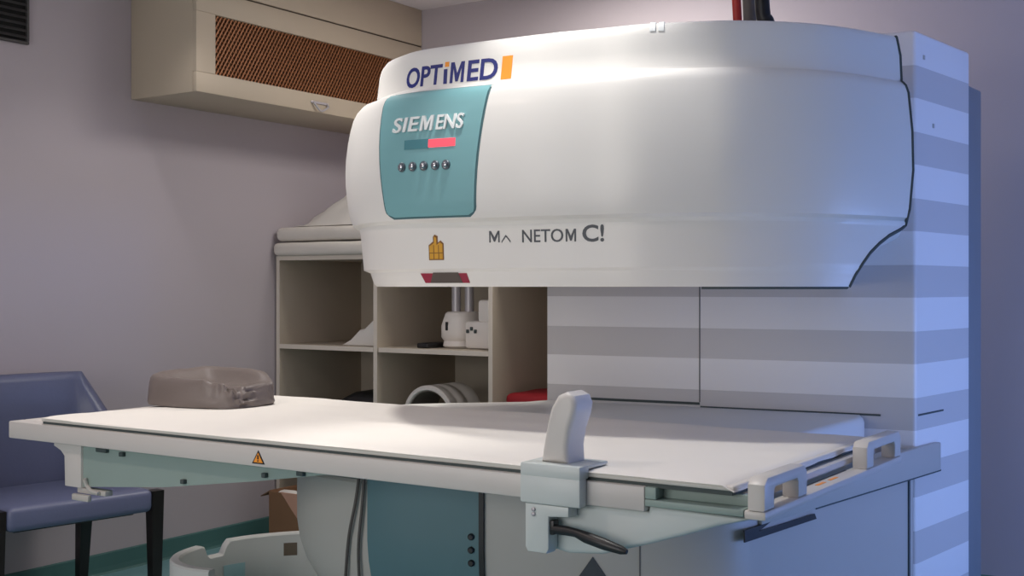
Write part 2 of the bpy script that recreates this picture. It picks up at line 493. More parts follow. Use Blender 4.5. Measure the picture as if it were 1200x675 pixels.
bm = box(NB(), px0-.11, px0-.045, -.62, -.46, .961, .985, .006)
lone('black_tray', bm, 'black', 'small flat black block beside the white coil device in the shelving', 'block')
# ring coil, lower middle hole
rc = (.94, -.62, .4915+.148)
t = thing('ring_coil', 'white ring-shaped coil tube lying in the lower middle pigeonhole', 'medical device', (rc[0], -.5, .491))
prof = [(.148,.006),(.148,.05),(.143,.056),(.143,.075),(.148,.081),(.148,.13),(.143,.136),(.143,.155),(.148,.161),(.148,.236),(.142,.242),(.128,.242),(.124,.236),(.124,.006),(.128,0),(.142,0)]
n = 40; bm = NB(); rings = []
for r, h in prof:
    rings.append([Vector((rc[0]+r*math.cos(2*PI*k/n), rc[1]+h, rc[2]+r*math.sin(2*PI*k/n))) for k in range(n)])
rings.append(rings[0])
loft(bm, rings, False, False); bmesh.ops.remove_doubles(bm, verts=bm.verts, dist=1e-6)
link('tube', bm, 'coil', t)
bm = NB(); rings = []
for r, h in [(.1239,.01),(.1239,.23),(.119,.23),(.119,.01),(.1239,.01)]:
    rings.append([Vector((rc[0]+r*math.cos(2*PI*k/n), rc[1]+h, rc[2]+r*math.sin(2*PI*k/n))) for k in range(n)])
loft(bm, rings, False, False); bmesh.ops.remove_doubles(bm, verts=bm.verts, dist=1e-6)
link('lining', bm, 'coil_inner', t)
bm = subdiv_box(1.365, 1.90, -.61, -.22, .491, .775, 6, .03); wrinkle(bm, .01, 6, 9, .491)
lone('red_bag', bm, 'red', 'folded red fabric bag in the tall right hole of the shelving', 'bag', smooth=70)

# ------------------------------------------------------------------ MRI scanner
scan_o = W(.55, 3.7, 0)
mri = thing('mri_scanner', 'large white open MRI scanner with striped column and curved upper pole', 'MRI scanner', scan_o)
pc = Vector((1.2985, 3.843)); fdir = Vector((-.894, .447)).normalized(); sdir = Vector((.651, .759)).normalized()
p_left = pc+fdir*1.311; p_side = pc+sdir*.48
def Wp(p): w = W(p.x, p.y); return (w.x, w.y)
PT = 1.25+301/F*3.843
colpts = [Wp(pc), Wp(p_side), Wp(Vector((1.45, 4.75))), Wp(Vector((.5, 4.85))), Wp(p_left)]
link('column', prism(NB(), colpts, 0, PT, .012, 3), 'stripe', mri, smooth=30)
# rear cover peeping out behind the column
rb = [Wp(p_side+Vector((.0, .03))), Wp(Vector((1.725, 4.39))), Wp(Vector((1.62, 4.72))), Wp(Vector((1.48, 4.70)))]
link('rear_cover', prism(NB(), rb, 0, 1.97, .008), 'steel_blue', mri)
# seams of the column panels
fn = Vector((-fdir.y, fdir.x)); fn = fn if fn.y < 0 else -fn      # column front normal (towards the tripod)
sn = Vector((sdir.y, -sdir.x))                                     # side normal
def on_front(px):
    r = (px-600)/F; s = (pc.x-r*pc.y)/(r*fdir.y-fdir.x); return pc+fdir*s
def strip(bm, a, b, nrm, h0, h1, d0=-.001, d1=.0015):
    q = [a+nrm*d0, b+nrm*d0, b+nrm*d1, a+nrm*d1]
    return prism(bm, [Wp(p) for p in q], h0, h1)
bm = NB(); a = on_front(820)
strip(bm, a-fdir*.002, a+fdir*.002, fn, .848, 1.30)
link('panel_seam', bm, 'seam', mri)
bm = NB(); strip(bm, on_front(690), on_front(820), fn, .838, .847)
link('panel_seam', bm, 'gasket_and_shade', mri)
bm = NB(); strip(bm, pc+sdir*.02, pc+sdir*.235, sn, .832, .838)
link('panel_seam', bm, 'gasket_and_shade', mri)
for s_, z in ((.06, 1.99), (.14, 1.775)):
    p = pc+sdir*s_
    b2 = NB(); strip(b2, p, p+sdir*.012, sn, z, z+.014, -.001, .003)
    link('screw_cap', b2, 'plastic_low', mri)

# ---- upper pole
upl = [(-.15,3.85),(-.33,3.55),(-.395,3.3),(-.372,3.1),(-.31,2.98),(-.247,2.916),(-.137,2.85),(0,2.777),(.113,2.72),(.222,2.677),(.316,2.637),(.458,2.608),(.548,2.60),(.689,2.617),(.818,2.662),(.99,2.767),(1.15,2.9),(1.3,3.06)]
upl = [(x, z*K) for x, z in upl]
offtab = [(0,.012),(.008,.022),(.04,.034),(.048,.056),(.09,.060),(.155,.067),(.170,.070),(.178,.086),(.195,.094),(.22,.101),(.26,.107),(.30,.111),(.34,.112),(.38,.110),(.42,.105),(.46,.097),(.49,.088),(.508,.078),(.519,.066),(.526,.045),(.532,.022),(.54,.014),(.58,.009),(.62,.004),(.635,-.001),(.645,-.010),(.65,-.024)]
trim = [(0,995),(.03,1002),(.06,1011),(.085,1019),(.11,1030),(.13,1041),(.15,1056),(.16,1061),(.2,1065.5),(.3,1069.5),(.4,1068.5),(.5,1064),(.519,1061),(.532,1056),(.6,1054.5),(.65,1050)]
def up_w(u, z):
    k = min(1, max(0, (z-EYE-.166)/.012)); fr = lerp(.34, .62, k); rt = lerp(.12, .34, k)
    return lerp(1.0, fr, min(1, max(0, (u-.22)/.25))) if u < .5 else lerp(fr, rt, min(1, (u-.5)/.35))
up = Cover(upl, lambda z: table_interp(offtab, z-EYE), up_w)
up.lo = up.L*.2
def up_end(z):
    return up.px(table_interp(trim, z-EYE), z, up.L*.5, up.L)
zr = sorted(set([z for z, _ in offtab]+[z for z, _ in trim]))
N = 120; rings = []; ends = []
for z in zr:
    Z = EYE+z; e = up_end(Z); ring = [up.P(lerp(0, e, i/N), Z) for i in range(N+1)]
    r = (table_interp(trim, z)-9-600)/F; s = (pc.x-r*pc.y)/(r*fdir.y-fdir.x); q = pc+fdir*s-fn*.002
    ends.append((e, Z))
    ring += [W(q.x, q.y, Z)]
    q2 = p_left-fn*.002-fdir*.01; ring += [W(q2.x, q2.y, Z), W(.0, 4.46, Z)]
    rings.append(ring)
link('upper_pole', loft(NB(), rings), 'plastic', mri, smooth=28)
# gasket along the cut right-hand end of the cover
bm = NB(); tube(bm, [up.P(e+.002, Z, -.002) for e, Z in ends], .0052, 8)
link('gasket_and_shade', bm, 'gasket_and_shade', mri)
bm = NB(); s_a = up.px(822, EYE+.001); tube(bm, [up.P(lerp(s_a, ends[0][0], i/20), EYE-.001, -.006) for i in range(21)], .005, 8)  # dark tube drawn in place of the thin shadow along the bottom edge
link('gasket_and_shade', bm, 'gasket_and_shade', mri)
# teal control panel
zp0, zp1 = EYE+.186, EYE+.522
L0, L1 = up.px(456, zp0), up.px(459, zp1)
R0, R1 = up.px(557, zp0), up.px(577, zp1)
def cinset(z):
    d = max(0, z-zp0); r = .02
    return r-math.sqrt(max(0, r*r-(r-d)**2)) if d < r else 0
def slf(z): return lerp(L0, L1, (z-zp0)/(zp1-zp0))-.0
def srf(z): return lerp(R0, R1, max(0, (z-zp0)/(zp1-zp0))**1.3)
panel = link('control_panel', patch(NB(), up, slf, srf, zp0, zp1, -.01, .003, 18, 40, cinset), 'teal', mri)
link('panel_trim', patch(NB(), up, lambda z: slf(z)-.005, lambda z: srf(z)+.005, zp0-.005, zp1+.002, -.01, .001, 18, 40, cinset), 'trim', mri)
w = None
for txt, pa, pb in (('SIE', 463, 493), ('M', 494.2, 510), ('ENS', 512.8, 545)):
    b2 = letter_m(.13) if txt == 'M' else text_bm(txt, .05, .0, .012)
    for v in b2.verts: v.co.x += v.co.y*.12
    text_on(b2, up, up.px(pa, EYE+.43), up.px(pb, EYE+.43), EYE+.411, EYE+.451, .002, .009)
    link('raised_lettering', b2, 'letter_white', panel, smooth=0)
za, zb_ = EYE+.364, EYE+.389
sa, sb, sc_ = up.px(475, za), up.px(534, za), up.px(503, za)
link('display', patch(NB(), up, lambda z: sa, lambda z: sc_, za, zb_, .002, .005, 8, 2), 'lcd', panel)
link('red_readout', patch(NB(), up, lambda z: sc_, lambda z: sb, za+.002, zb_-.002, .002, .0048, 8, 2), 'red_led', panel)
for pxx in (472, 484.5, 497.5, 511, 523.5):
    s0 = up.px(pxx, EYE+.318); c = up.P(s0, EYE+.318, .003); c2 = up.P(s0, EYE+.318, .02); d = (c2-c).normalized()
    rot = Vector((0,0,1)).rotation_difference(d).to_matrix().to_4x4()
    bm = lathe(NB(), [(.0128,0),(.0128,.003),(.0108,.005)], (0,0,0), 20); bm.transform(Matrix.Translation(c)@rot)
    b = link('button', bm, 'dark_metal', panel)
    bm = lathe(NB(), [(.0088,.004),(.0088,.007),(.0065,.0092),(.003,.0102)], (0,0,0), 20); bm.transform(Matrix.Translation(c)@rot)
    link('button_cap', bm, 'chrome', panel)
# logo lettering on the upper band
zA, zB = EYE+.543, EYE+.599
def word(name, txt, pa, pb, z0, z1, m, bold=.02, off=.0012, shear=0.0, par=None, zm=None):
    zm = zm or (z0+z1)/2
    b2 = letter_m(.07+bold*3) if txt == 'M' else text_bm(txt, .02, 0, bold)
    for v in b2.verts: v.co.x += v.co.y*shear
    return link(name, text_on(b2, up, up.px(pa, zm), up.px(pb, zm), z0, z1, -.002, off), m, par or mri, smooth=0)
word('logo_lettering', 'OPT', 477, 518.5, zA, zB, 'navy', .02, shear=.06)
word('logo_lettering', 'M', 527.5, 544.5, zA, zB, 'navy', .02, shear=.06)
word('logo_lettering', 'ED', 547.5, 583.5, zA, zB, 'navy', .02, shear=.06)
word('logo_lettering', 'I', 520, 524, zA, zA+.040, 'navy', .01)
sdot = up.px(524.2, zB)
link('logo_dot', patch(NB(), up, lambda z: sdot-.0065, lambda z: sdot+.0065, zB-.010, zB+.003, -.002, .0012, 2, 2), 'orange', mri)
sq0, sq1 = up.px(587, zA), up.px(599, zA)
link('logo_block', patch(NB(), up, lambda z: sq0+(z-zA)*.06, lambda z: sq1+(z-zA)*.06, zA-.004, zB+.001, -.002, .0012, 4, 3), 'orange', mri)
# model lettering on the lower band, partly worn away
word('worn_lettering', 'M', 573.5, 585.5, EYE+.115, EYE+.145, 'ink', .004)
bm = NB()
sA = up.px(588, EYE+.12); sBq = up.px(598.5, EYE+.12)
for a, b, za_, zb2 in ((0, .45, .115, .131), (.45, .62, .131, .127), (.62, 1.0, .127, .115)):
    n = 4; d = .0035
    pts = [(lerp(sA, sBq, lerp(a, b, i/n)), EYE+lerp(za_, zb2, i/n)) for i in range(n+1)]
    lo = [bm.verts.new(up.P(s, z-d/2, .0012)) for s, z in pts]; hi = [bm.verts.new(up.P(s, z+d/2+.001, .0012)) for s, z in pts]
    lo2 = [bm.verts.new(up.P(s, z-d/2, -.001)) for s, z in pts]; hi2 = [bm.verts.new(up.P(s, z+d/2+.001, -.001)) for s, z in pts]
    for i in range(n):
        bm.faces.new([lo[i], lo[i+1], hi[i+1], hi[i]]); bm.faces.new([lo2[i], hi2[i], hi2[i+1], lo2[i+1]])
        bm.faces.new([lo[i], lo2[i], lo2[i+1], lo[i+1]]); bm.faces.new([hi[i], hi[i+1], hi2[i+1], hi2[i]])
link('worn_lettering', bm, 'ink', mri, smooth=0)
word('worn_lettering', 'NETO', 612, 660, EYE+.113, EYE+.146, 'ink', .004)
word('worn_lettering', 'M', 663, 675, EYE+.1135, EYE+.1455, 'ink', .01)
word('worn_lettering', 'C!', 682.5, 708, EYE+.112, EYE+.155, 'ink', .02)
# amber sticker: a stepped outline
so = up.px(511, EYE+.1); 
def poly_on(cov, pts, o0, o1):
    bm = NB(); lo = [bm.verts.new(cov.P(so_+s, z, o0)) for so_, s, z in pts]; hi = [bm.verts.new(cov.P(so_+s, z, o1)) for so_, s, z in pts]
    n = len(pts); bm.faces.new(lo[::-1]); bm.faces.new(hi)
    for i in range(n): bm.faces.new([lo[i], lo[(i+1)%n], hi[(i+1)%n], hi[i]])
    return bm
out = [(-.022,.0),(.024,.0),(.024,.044),(.015,.052),(.006,.046),(.006,.064),(-.003,.068),(-.008,.062),(-.008,.05),(-.022,.040)]
link('amber_sticker', poly_on(up, [(so, a, EYE+.071+b) for a, b in out], -.001, .0012), 'amber_dark', mri, smooth=0)
ins = [(-.019,.003),(.021,.003),(.021,.042),(.013,.047),(.003,.04),(.002,.06),(-.004,.062),(-.005,.046),(-.019,.037)]
link('amber_sticker', poly_on(up, [(so, a, EYE+.071+b) for a, b in ins], .0008, .0018), 'amber', mri, smooth=0)
bm = NB()
for a0, a1, b0, b1 in ((-.019,.021,.018,.020),(-.007,-.005,.003,.04),(.008,.010,.003,.04)):
    bm2 = patch(bm, up, lambda z: so+a0, lambda z: so+a1, EYE+.071+b0, EYE+.071+b1, .0015, .0022, 3, 2)
link('amber_sticker', bm, 'amber_dark', mri, smooth=0)
def quad(pa, pb, qa, qb, z0, z1, o): 
    a0, b0 = up.px(pa, z0), up.px(pb, z0); a1, b1 = up.px(qa, z1), up.px(qb, z1)
    return patch(NB(), up, lambda z: lerp(a0, a1, (z-z0)/(z1-z0)), lambda z: lerp(b0, b1, (z-z0)/(z1-z0)), z0, z1, -.001, o, 10, 3)
link('crimson_label', quad(499, 551, 493, 547, EYE+.010, EYE+.036, .0012), 'crimson', mri, smooth=0)
link('crimson_label', quad(505, 543, 508, 537, EYE+.010, EYE+.038, .0020), 'label_dark', mri, smooth=0)

# ---- lower pole
lpl = [(-.42,3.86),(-.58,3.66),(-.648,3.4),(-.64,3.19),(-.60,3.06),(-.52,2.955),(-.38,2.86),(-.2,2.79),(-.07,2.75),(.1,2.705),(.32,2.668),(.48,2.66),(.58,2.69),(.69,2.79)]
lpl = [(x, z*K) for x, z in lpl]+[(.80,3.247),(.95,3.427),(1.1,3.606),(1.285,3.828)]
loff = [(0,-.20),(.1,-.19),(.2,-.165),(.3,-.125),(.36,-.088),(.41,-.055),(.46,-.026),(.52,-.007),(.57,0),(.83,0)]
low = Cover(lpl, lambda z: table_interp(loff, z), lambda u, z: 1.0 if u < .3 else lerp(1, .25, min(1, (u-.3)/.25)) if u < .62 else lerp(.25, 0, min(1, (u-.62)/.12)))
low.lo = low.L*.14
rings = []
for z in [0,.05,.1,.2,.26,.3,.33,.36,.41,.46,.49,.52,.57,.63,.70,.722,.73]:
    ring = [low.P(lerp(0, low.L, i/N), z, -.006*(z > .725)) for i in range(N+1)]
    ring += [W(1.25, 3.864, z), W(.13, 4.43, z), W(.05, 4.36, z), W(-.2, 4.34, z)]
    rings.append(ring)
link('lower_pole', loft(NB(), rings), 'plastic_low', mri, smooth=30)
# raised top of the lower pole, set in on the right
tpl = [(x, y) for x, y in [(-.2,4.34),(-.40,4.28),(-.55,4.08),(-.615,3.8),(-.60,3.56),(-.50,3.36),(-.36,3.26),(-.19,3.18),(0,3.12),(.2,3.06),(.4,3.03),(.52,3.06),(.62,3.14),(.8,3.38),(1.0,3.66),(1.115,3.82),(1.150,3.90)]]
cur = cr([(a, b, 0) for a, b in tpl], 8)
rings = []
for z, ins_ in ((.7305, 0), (.806, 0), (.82, .004), (.827, .012), (.83, .024)):
    r = []
    for i, p in enumerate(cur):
        a = cur[max(i-1, 0)]; b = cur[min(i+1, len(cur)-1)]; tg = (b-a).normalized(); nn = Vector((tg.y, -tg.x))
        r.append(W(p.x-nn.x*ins_, p.y-nn.y*ins_, z))
    e = pc+fdir*.13; r += [W(1.14, 3.918, z), W(.135, 4.425, z), W(.05, 4.36, z)]
    rings.append(r)
link('lower_pole_top', loft(NB(), rings), 'plastic', mri, smooth=35)
bm = NB(); strip(bm, on_front(821), on_front(1032), fn, .8285, .8345, 0, .004)
link('panel_seam', bm, 'gasket_and_shade', mri)
# side ledge; a black plate stands in for the shaded gap under it
lb = pc-sdir*.0; 
def on_side(px, d=0.0):
    r = (px-600)/F; b0 = pc+sn*d; s = (r*b0.y-b0.x)/(sdir.x-r*sdir.y); return b0+sdir*s
a, b = on_side(893, .02), on_side(1103, .02)
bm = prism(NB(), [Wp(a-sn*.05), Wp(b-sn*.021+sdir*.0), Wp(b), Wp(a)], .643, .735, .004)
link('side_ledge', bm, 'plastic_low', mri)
bm = NB(); fr, bk = [], []
for px_, y_ in ((873,636),(873,622),(904,611),(889,623),(955,602),(957,608)):
    q = on_side(px_, .0175); zz = EYE-(y_-336)*q.y/F
    fr.append(bm.verts.new((*Wp(q), zz))); bk.append(bm.verts.new((*Wp(q-sn*.004), zz)))
bm.faces.new([fr[0], fr[1], fr[3]]); bm.faces.new([fr[1], fr[2], fr[3]]); bm.faces.new([fr[0], fr[3], fr[4], fr[5]])
bm.faces.new([bk[0], bk[3], bk[1]]); bm.faces.new([bk[1], bk[3], bk[2]]); bm.faces.new([bk[0], bk[5], bk[4], bk[3]])
for k in range(6): bm.faces.new([fr[k], bk[k], bk[(k+1)%6], fr[(k+1)%6]])
link('ledge_gap_shade', bm, 'black', mri, smooth=0)
a, b = on_side(957, .012), on_side(1103, .012)
link('ledge_gap_shade', prism(NB(), [Wp(a-sn*.02), Wp(b-sn*.0121), Wp(b), Wp(a)], .637, .642), 'gasket_and_shade', mri)
# vertical seam where the lower pole meets the column
q = on_side(1066, .004)
link('panel_seam', prism(NB(), [Wp(q-sdir*.006-sn*.03), Wp(q+sdir*.006-sn*.008), Wp(q+sdir*.006), Wp(q-sdir*.006)], 0, .637), 'gasket_and_shade', mri)
# lower teal panel with dark hinge strip
def lp(px, z): return low.px(px, z)
tl0, tl1 = lp(432, .67), lp(566, .67); 
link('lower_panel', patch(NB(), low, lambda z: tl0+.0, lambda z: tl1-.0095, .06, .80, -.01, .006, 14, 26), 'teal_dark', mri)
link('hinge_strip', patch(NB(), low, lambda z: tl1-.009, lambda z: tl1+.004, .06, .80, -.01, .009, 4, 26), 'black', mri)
for z in (.538, .572, .606):
    s0 = tl1-.03; c = low.P(s0, z, .004); d = (low.P(s0, z, .03)-c).normalized()
    bm = lathe(NB(), [(.009,0),(.009,.006),(.006,.010)], (0,0,0), 14); bm.transform(Matrix.Translation(c)@Vector((0,0,1)).rotation_difference(d).to_matrix().to_4x4())
    link('knob', bm, 'black', mri)
s75 = lp(750, .45)
link('panel_seam', patch(NB(), low, lambda z: s75-.002, lambda z: s75+.002, .02, .80, -.004, .0012, 2, 20), 'seam', mri)
s69 = lp(695, .44)
bm = NB(); tri = [(0,.572),(.05,.500),(.018,.500),(.018,.40),(-.018,.40),(-.018,.500),(-.05,.500)]
lo = [bm.verts.new(low.P(s69+a, z, -.002)) for a, z in tri]; hi = [bm.verts.new(low.P(s69+a, z, .004)) for a, z in tri]
bm.faces.new(lo[::-1]); bm.faces.new(hi)
for i in range(len(tri)): bm.faces.new([lo[i], lo[(i+1)%len(tri)], hi[(i+1)%len(tri)], hi[i]])
link('arrow_mark', bm, 'ink', mri, smooth=0)
# two cables down the lower left cover
for pp in (((426,.79),(420,.68),(412,.58),(408,.46),(407,.36),(409,.2),(410,.01)), ((431,.79),(427,.66),(423,.56),(424,.46),(429,.36),(434,.2),(436,.01))):
    pts = cr([low.P(low.px(p, z), z, .010) for p, z in pp], 8)
    link('cable', tube(NB(), pts, .0042, 8), 'cable_grey', mri)

for pxx in (765, 775):
    s0 = up.px(pxx, EYE+.64)
    link('rim_clip', patch(NB(), up, lambda z: s0-.007, lambda z: s0+.007, EYE+.628, EYE+.6525, -.012, .002, 3, 4), 'letter_white', mri)
# hoses rising from the scanner to the ceiling
def hose(pts, r, m, label):
    tag_o = lone('hose', tube(NB(), cr(pts, 10), r, 10), m, label, 'hose'); return tag_o
zt = EYE+.651
def hp(px, d, z): return W((px-600)/F*d, d, z)
hose([hp(866, 3.18, zt), hp(864, 3.18, zt+.07), hp(862, 3.18, zt+.2), hp(864, 3.2, zt+.5), hp(862, 3.22, CEIL)], .012, 'cable_red', 'thin red cable rising from the scanner top to the ceiling')
hose([hp(880, 3.32, zt), hp(879, 3.32, zt+.07), hp(877, 3.34, zt+.2), hp(876, 3.38, zt+.5), hp(876, 3.4, CEIL)], .018, 'cable_grey', 'grey cable between the red cable and black hose above the scanner')
hose([hp(904, 3.22, zt+.003), hp(899, 3.22, zt+.06), hp(893, 3.22, zt+.12), hp(890, 3.2, zt+.5), hp(890, 3.2, CEIL)], .02, 'hose', 'thick black hose rising from the scanner top to the ceiling')

# ------------------------------------------------------------------ patient table
TX0, TX1, TN, TF = 1.15, 3.53, -2.93, -2.03
tab = thing('patient_table', 'long white sliding patient table running through the scanner gap', 'table', (2.3, -2.5, .70))
link('table_frame', box(NB(), TX0+.03, 3.474, TN+.06, TF, .833, .848, .003), 'table_white', tab)
bm = NB(); box(bm, TX0, 3.267, TN, TN+.05, .800, .8505, .004)
link('side_rail', bm, 'table_white', tab)
bm = NB(); box(bm, TX0, TX0+.06, TN+.051, TF, .808, .8505, .004)
link('end_rail', bm, 'table_white', tab)
# recessed bay at the right end of the near side
bm = NB(); box(bm, 3.2675, 3.475, TN+.035, TN+.055, .826, .848, .001); box(bm, 3.2675, 3.292, TN+.001, TN+.035, .8265, .8505, .002)
box(bm, 3.2675, 3.477, TN-.0, TN+.055, .812, .826, .002)
link('rail_recess', bm, 'table_green', tab)
link('gap_shade', box(NB(), 1.30, 3.45, TN+.012, TF-.012, .8482, .8568), 'gasket_and_shade', tab)  # dark box standing in for the shaded gap below the mattress
mat_o = subdiv_box(1.295, 3.455, TN+.008, TF-.01, .857, .8675, 14, .004)
link('mattress', mat_o, 'pad', tab, smooth=50)
# loose sheet over the mattress
bm = NB(); nx, ny = 90, 36; rows = []
for j in range(ny+1):
    row = []
    for i in range(nx+1):
        u, v = i/nx, j/ny
        x = lerp(1.312, 3.457, u); y = lerp(TN+.002, TF-.004, v)
        if u < .08: x += .05*min(1, v*2.4)*(1 if v > .25 else .2)*(1-u/.08)
        h = .8692+.0022*noise.noise(Vector((x*2.2, y*9, 1)))+.0026*max(0, noise.noise(Vector((x*3.0+y*4, y*5, 7))))
        if 0 < noise.noise(Vector((x*1.2, y*3, 4))): h += .001
        edge = min(v, 1-v)*ny
        e2 = (1-u)*nx
        if e2 < .5: h -= .014
        elif edge < .5: h -= .003
        row.append(Vector((x, y, h)))
    rows.append(row)
top = [[bm.verts.new(p) for p in r] for r in rows]
for j in range(ny):
    for i in range(nx): bm.faces.new([top[j][i], top[j][i+1], top[j+1][i+1], top[j+1][i]])
ext = bmesh.ops.extrude_face_region(bm, geom=list(bm.faces))
for v in [g for g in ext['geom'] if isinstance(g, bmesh.types.BMVert)]: v.co.z += .0012
link('sheet', bm, 'sheet', tab, smooth=60)
# right end lip and two loop handles
bm = NB(); box(bm, 3.4775, 3.522, TN, TF+.01, .808, .826, .005)
link('end_lip', bm, 'table_white', tab)
link('slit', box(NB(), 3.480, 3.484, -2.64, -2.34, .826, .8272), 'black', tab)
for yy in (-2.58, -2.50): link('orange_mark', box(NB(), 3.494, 3.502, yy, yy+.05, .8259, .8268), 'orange', tab)
for (ya, yb) in ((-2.93, -2.70), (-2.30, -2.025)):
    bm = NB(); r = .011
    o = .02
    prof = [(ya, .8265), (ya, .876), (ya+.016, .889), (yb-.016, .889), (yb, .876), (yb, .8265)]
    inn = [(yb-.05, .8265), (yb-.05, .860), (yb-.056, .866), (ya+.056, .866), (ya+.05, .860), (ya+.05, .8265)]
    profile_prism(bm, prof+inn, 'x', 3.4845, 3.521, .005, 2)
    link('end_handle', bm, 'table_white', tab)
# tapered side panel under the left end
pl = [(1.245, .8), (1.245, .787), (1.285, .775), (1.30, .690), (1.345, .680)]
prof = [(1.4605, .799), (1.4605, .679), (1.8, .709), (2.152, .757), (2.33, .785), (2.42, .799)]
link('under_panel', profile_prism(NB(), prof, 'y', TN+.03, TN+.05), 'table_green', tab)
bm = profile_prism(NB(), [(1.336, .7995), (1.336, .788), (1.368, .776), (1.384, .762), (1.387, .676), (1.46, .676), (1.46, .7995)], 'y', TN+.022, TN+.32, .003)
link('end_bracket', bm, 'table_white', tab)
bm = NB(); box(bm, 1.435, 1.56, TN+.028, TN+.055, .660, .6755, .003); tube(bm, [(1.48, TN+.02, .705), (1.482, TN+.026, .685), (1.50, TN+.026, .672), (1.54, TN+.022, .668)], .006, 8); box(bm, 1.425, 1.50, TN+.016, TN+.03, .640, .659, .004)
link('release_catch', bm, 'plastic_low', tab)
for x, z, s in ((1.53, .793, .045), (1.63, .788, .016), (2.18, .778, .014), (2.30, .793, .022), (1.88, .735, .014)):
    link('bolt', box(NB(), x, x+s, TN+.018, TN+.031, z-.008, z+.004, .002), 'gasket_and_shade', tab)
# boat shaped underside at the right end of the near side
prof = [(3.03, .7995), (3.03, .70), (3.08, .692), (3.16, .699), (3.26, .730), (3.351, .761), (3.423, .787), (3.495, .8075), (3.27, .8115), (3.268, .7995)]
bm = profile_prism(NB(), prof, 'y', TN+.012, TN+.20, .010, 3)
link('under_hull', bm, 'table_cool', tab)
link('slide_bracket', box(NB(), 3.20, 3.46, TN+.2, -2.10, .800, .832, .004), 'table_white', tab)
# warning triangle on the rail
def rail_x(px):
    r = (px-600)/F; dy = TN-CAM.y; return CAM.x+(dy*CT*r-ST*dy)/(CT+ST*r)
xw = rail_x(303)
bm = profile_prism(NB(), [(xw-.022, .808), (xw+.022, .808), (xw, .842)], 'y', TN-.0012, TN+.001)
ws = link('warning_sticker', bm, 'black', tab, smooth=0)
bm = profile_prism(NB(), [(xw-.016, .8115), (xw+.016, .8115), (xw, .836)], 'y', TN-.002, TN-.0011)
link('warning_triangle', bm, 'orange', ws, smooth=0)
bm = NB(); box(bm, xw-.0022, xw+.0022, TN-.0028, TN-.0019, .8195, .830); box(bm, xw-.0022, xw+.0022, TN-.0028, TN-.0019, .814, .8172)
link('exclamation_mark', bm, 'black', ws, smooth=0)
# push handle clamped to the near rail
hx0, hx1 = rail_x(618), rail_x(688)
bm = NB(); box(bm, hx0, hx1, TN-.03, TN-.0005, .797, .8565, .005); box(bm, hx0, hx1, TN-.0005, TN+.09, .873, .882, .004)
box(bm, hx0, hx1, TN-.03, TN+.01, .853, .882, .005)
ph = link('push_handle', bm, 'table_cool', tab)
gx = hx0+.052
gl = [(-.018,.0),(-.012,.035),(-.002,.085),(.008,.118),(.024,.142),(.044,.150),(.062,.142),(.070,.124),(.066,.102),(.054,.07),(.048,.035),(.050,.0)]
bm = profile_prism(NB(), [(gx+a, .881+b) for a, b in gl], 'y', TN-.005, TN+.075, .013, 4)
link('grip', bm, 'table_white', ph)
bm = profile_prism(NB(), [(hx0+.012, .797), (hx0+.012, .705), (hx0+.018, .695), (hx0+.064, .695), (hx0+.070, .705), (hx0+.070, .772), (hx0+.118, .776), (hx0+.118, .797)], 'y', TN-.028, TN+.0115, .004)
link('clamp_arm', bm, 'table_cool', ph)
bm = NB()
box(bm, hx0+.0705, hx0+.080, TN-.024, TN-.002, .735, .765, .002)
lx = hx0+.075
pts = [Vector((lx, TN-.016, .746)), Vector((lx+.035, TN-.020, .747)), Vector((lx+.06, TN-.024, .746)), Vector((lx+.085, TN-.028, .741)), Vector((lx+.13, TN-.032, .733)), Vector((lx+.17, TN-.034, .726)), Vector((lx+.182, TN-.034, .724))]
tube(bm, pts, [.010,.010,.009,.012,.012,.009,.005], 12)
link('lever', bm, 'black', ph)
for z in (.785, .775):
    link('bolt', lathe(NB(), [(.0045,0),(.0045,-.003),(.003,-.004)], (hx0+.034, TN-.028, z), 12, 'y'), 'steel_post', ph)

# ------------------------------------------------------------------ grey head pillow on the table
def dished_pillow():
    n = 120; RXp, RYp = .182, .150; tv = math.radians(-28)
    def dang(a): return (a-tv+PI) % (2*PI)-PI
    def rim(a):
        d = dang(a)
        h = .098+.012*math.cos(a-math.radians(130))-.026*max(0, math.cos(a))**1.5
        v = math.exp(-(d/.26)**2)
        return h-(h-.046)*v
    def plan(a, r):
        c, s_ = math.cos(a), math.sin(a); e = .42
        x = RXp*r*math.copysign(abs(c)**e, c); y = RYp*r*math.copysign(abs(s_)**e, s_)
        if x > 0: y *= 1-.22*(x/RXp)
        return x, y
    prof = [(1.0, 0, 0), (1.012, .12, 0), (1.01, .3, 0), (1.0, .5, 0), (.992, .7, 0), (.975, .86, 0), (.945, .95, 0), (.90, .99, 0), (.84, 1.0, 0), (.76, 1.0, .04), (.68, .97, .2), (.58, .92, .45), (.46, .86, .72), (.32, .82, .9), (.16, .8, 1), (.03, .8, 1)]
    rings = []
    for r, f, dish in prof:
        ring = []
        for k in range(n):
            a = 2*PI*k/n; x, y = plan(a, r); h = rim(a)
            z = lerp(h*f, .058, dish)
            near = math.exp(-(dang(a)/.75)**2)
            if f > 0:
                fold = math.sin(z*260+x*22+y*16)*.0055*near*(1 if r > .6 else .3)
                fold += noise.noise(Vector((x*26, y*26, z*60)))*(.003+.010*near)
                fold += .0035*math.sin(dang(a)*26)*near*(f > .6)
                x += fold*math.cos(a); y += fold*math.sin(a)
                if f > .4: z += fold*.8
            ring.append(Vector((x, y, max(z, 0))))
        rings.append(ring)
    return loft(NB(), rings)
bm = dished_pillow()
pc_w = W(-.962, 3.86)
bm.transform(Matrix.Translation((pc_w.x, pc_w.y, .8735))@Matrix.Rotation(math.radians(5), 4, 'Z'))
zmin = min(v.co.z for v in bm.verts)
for v in bm.verts: v.co.z += .8735-zmin
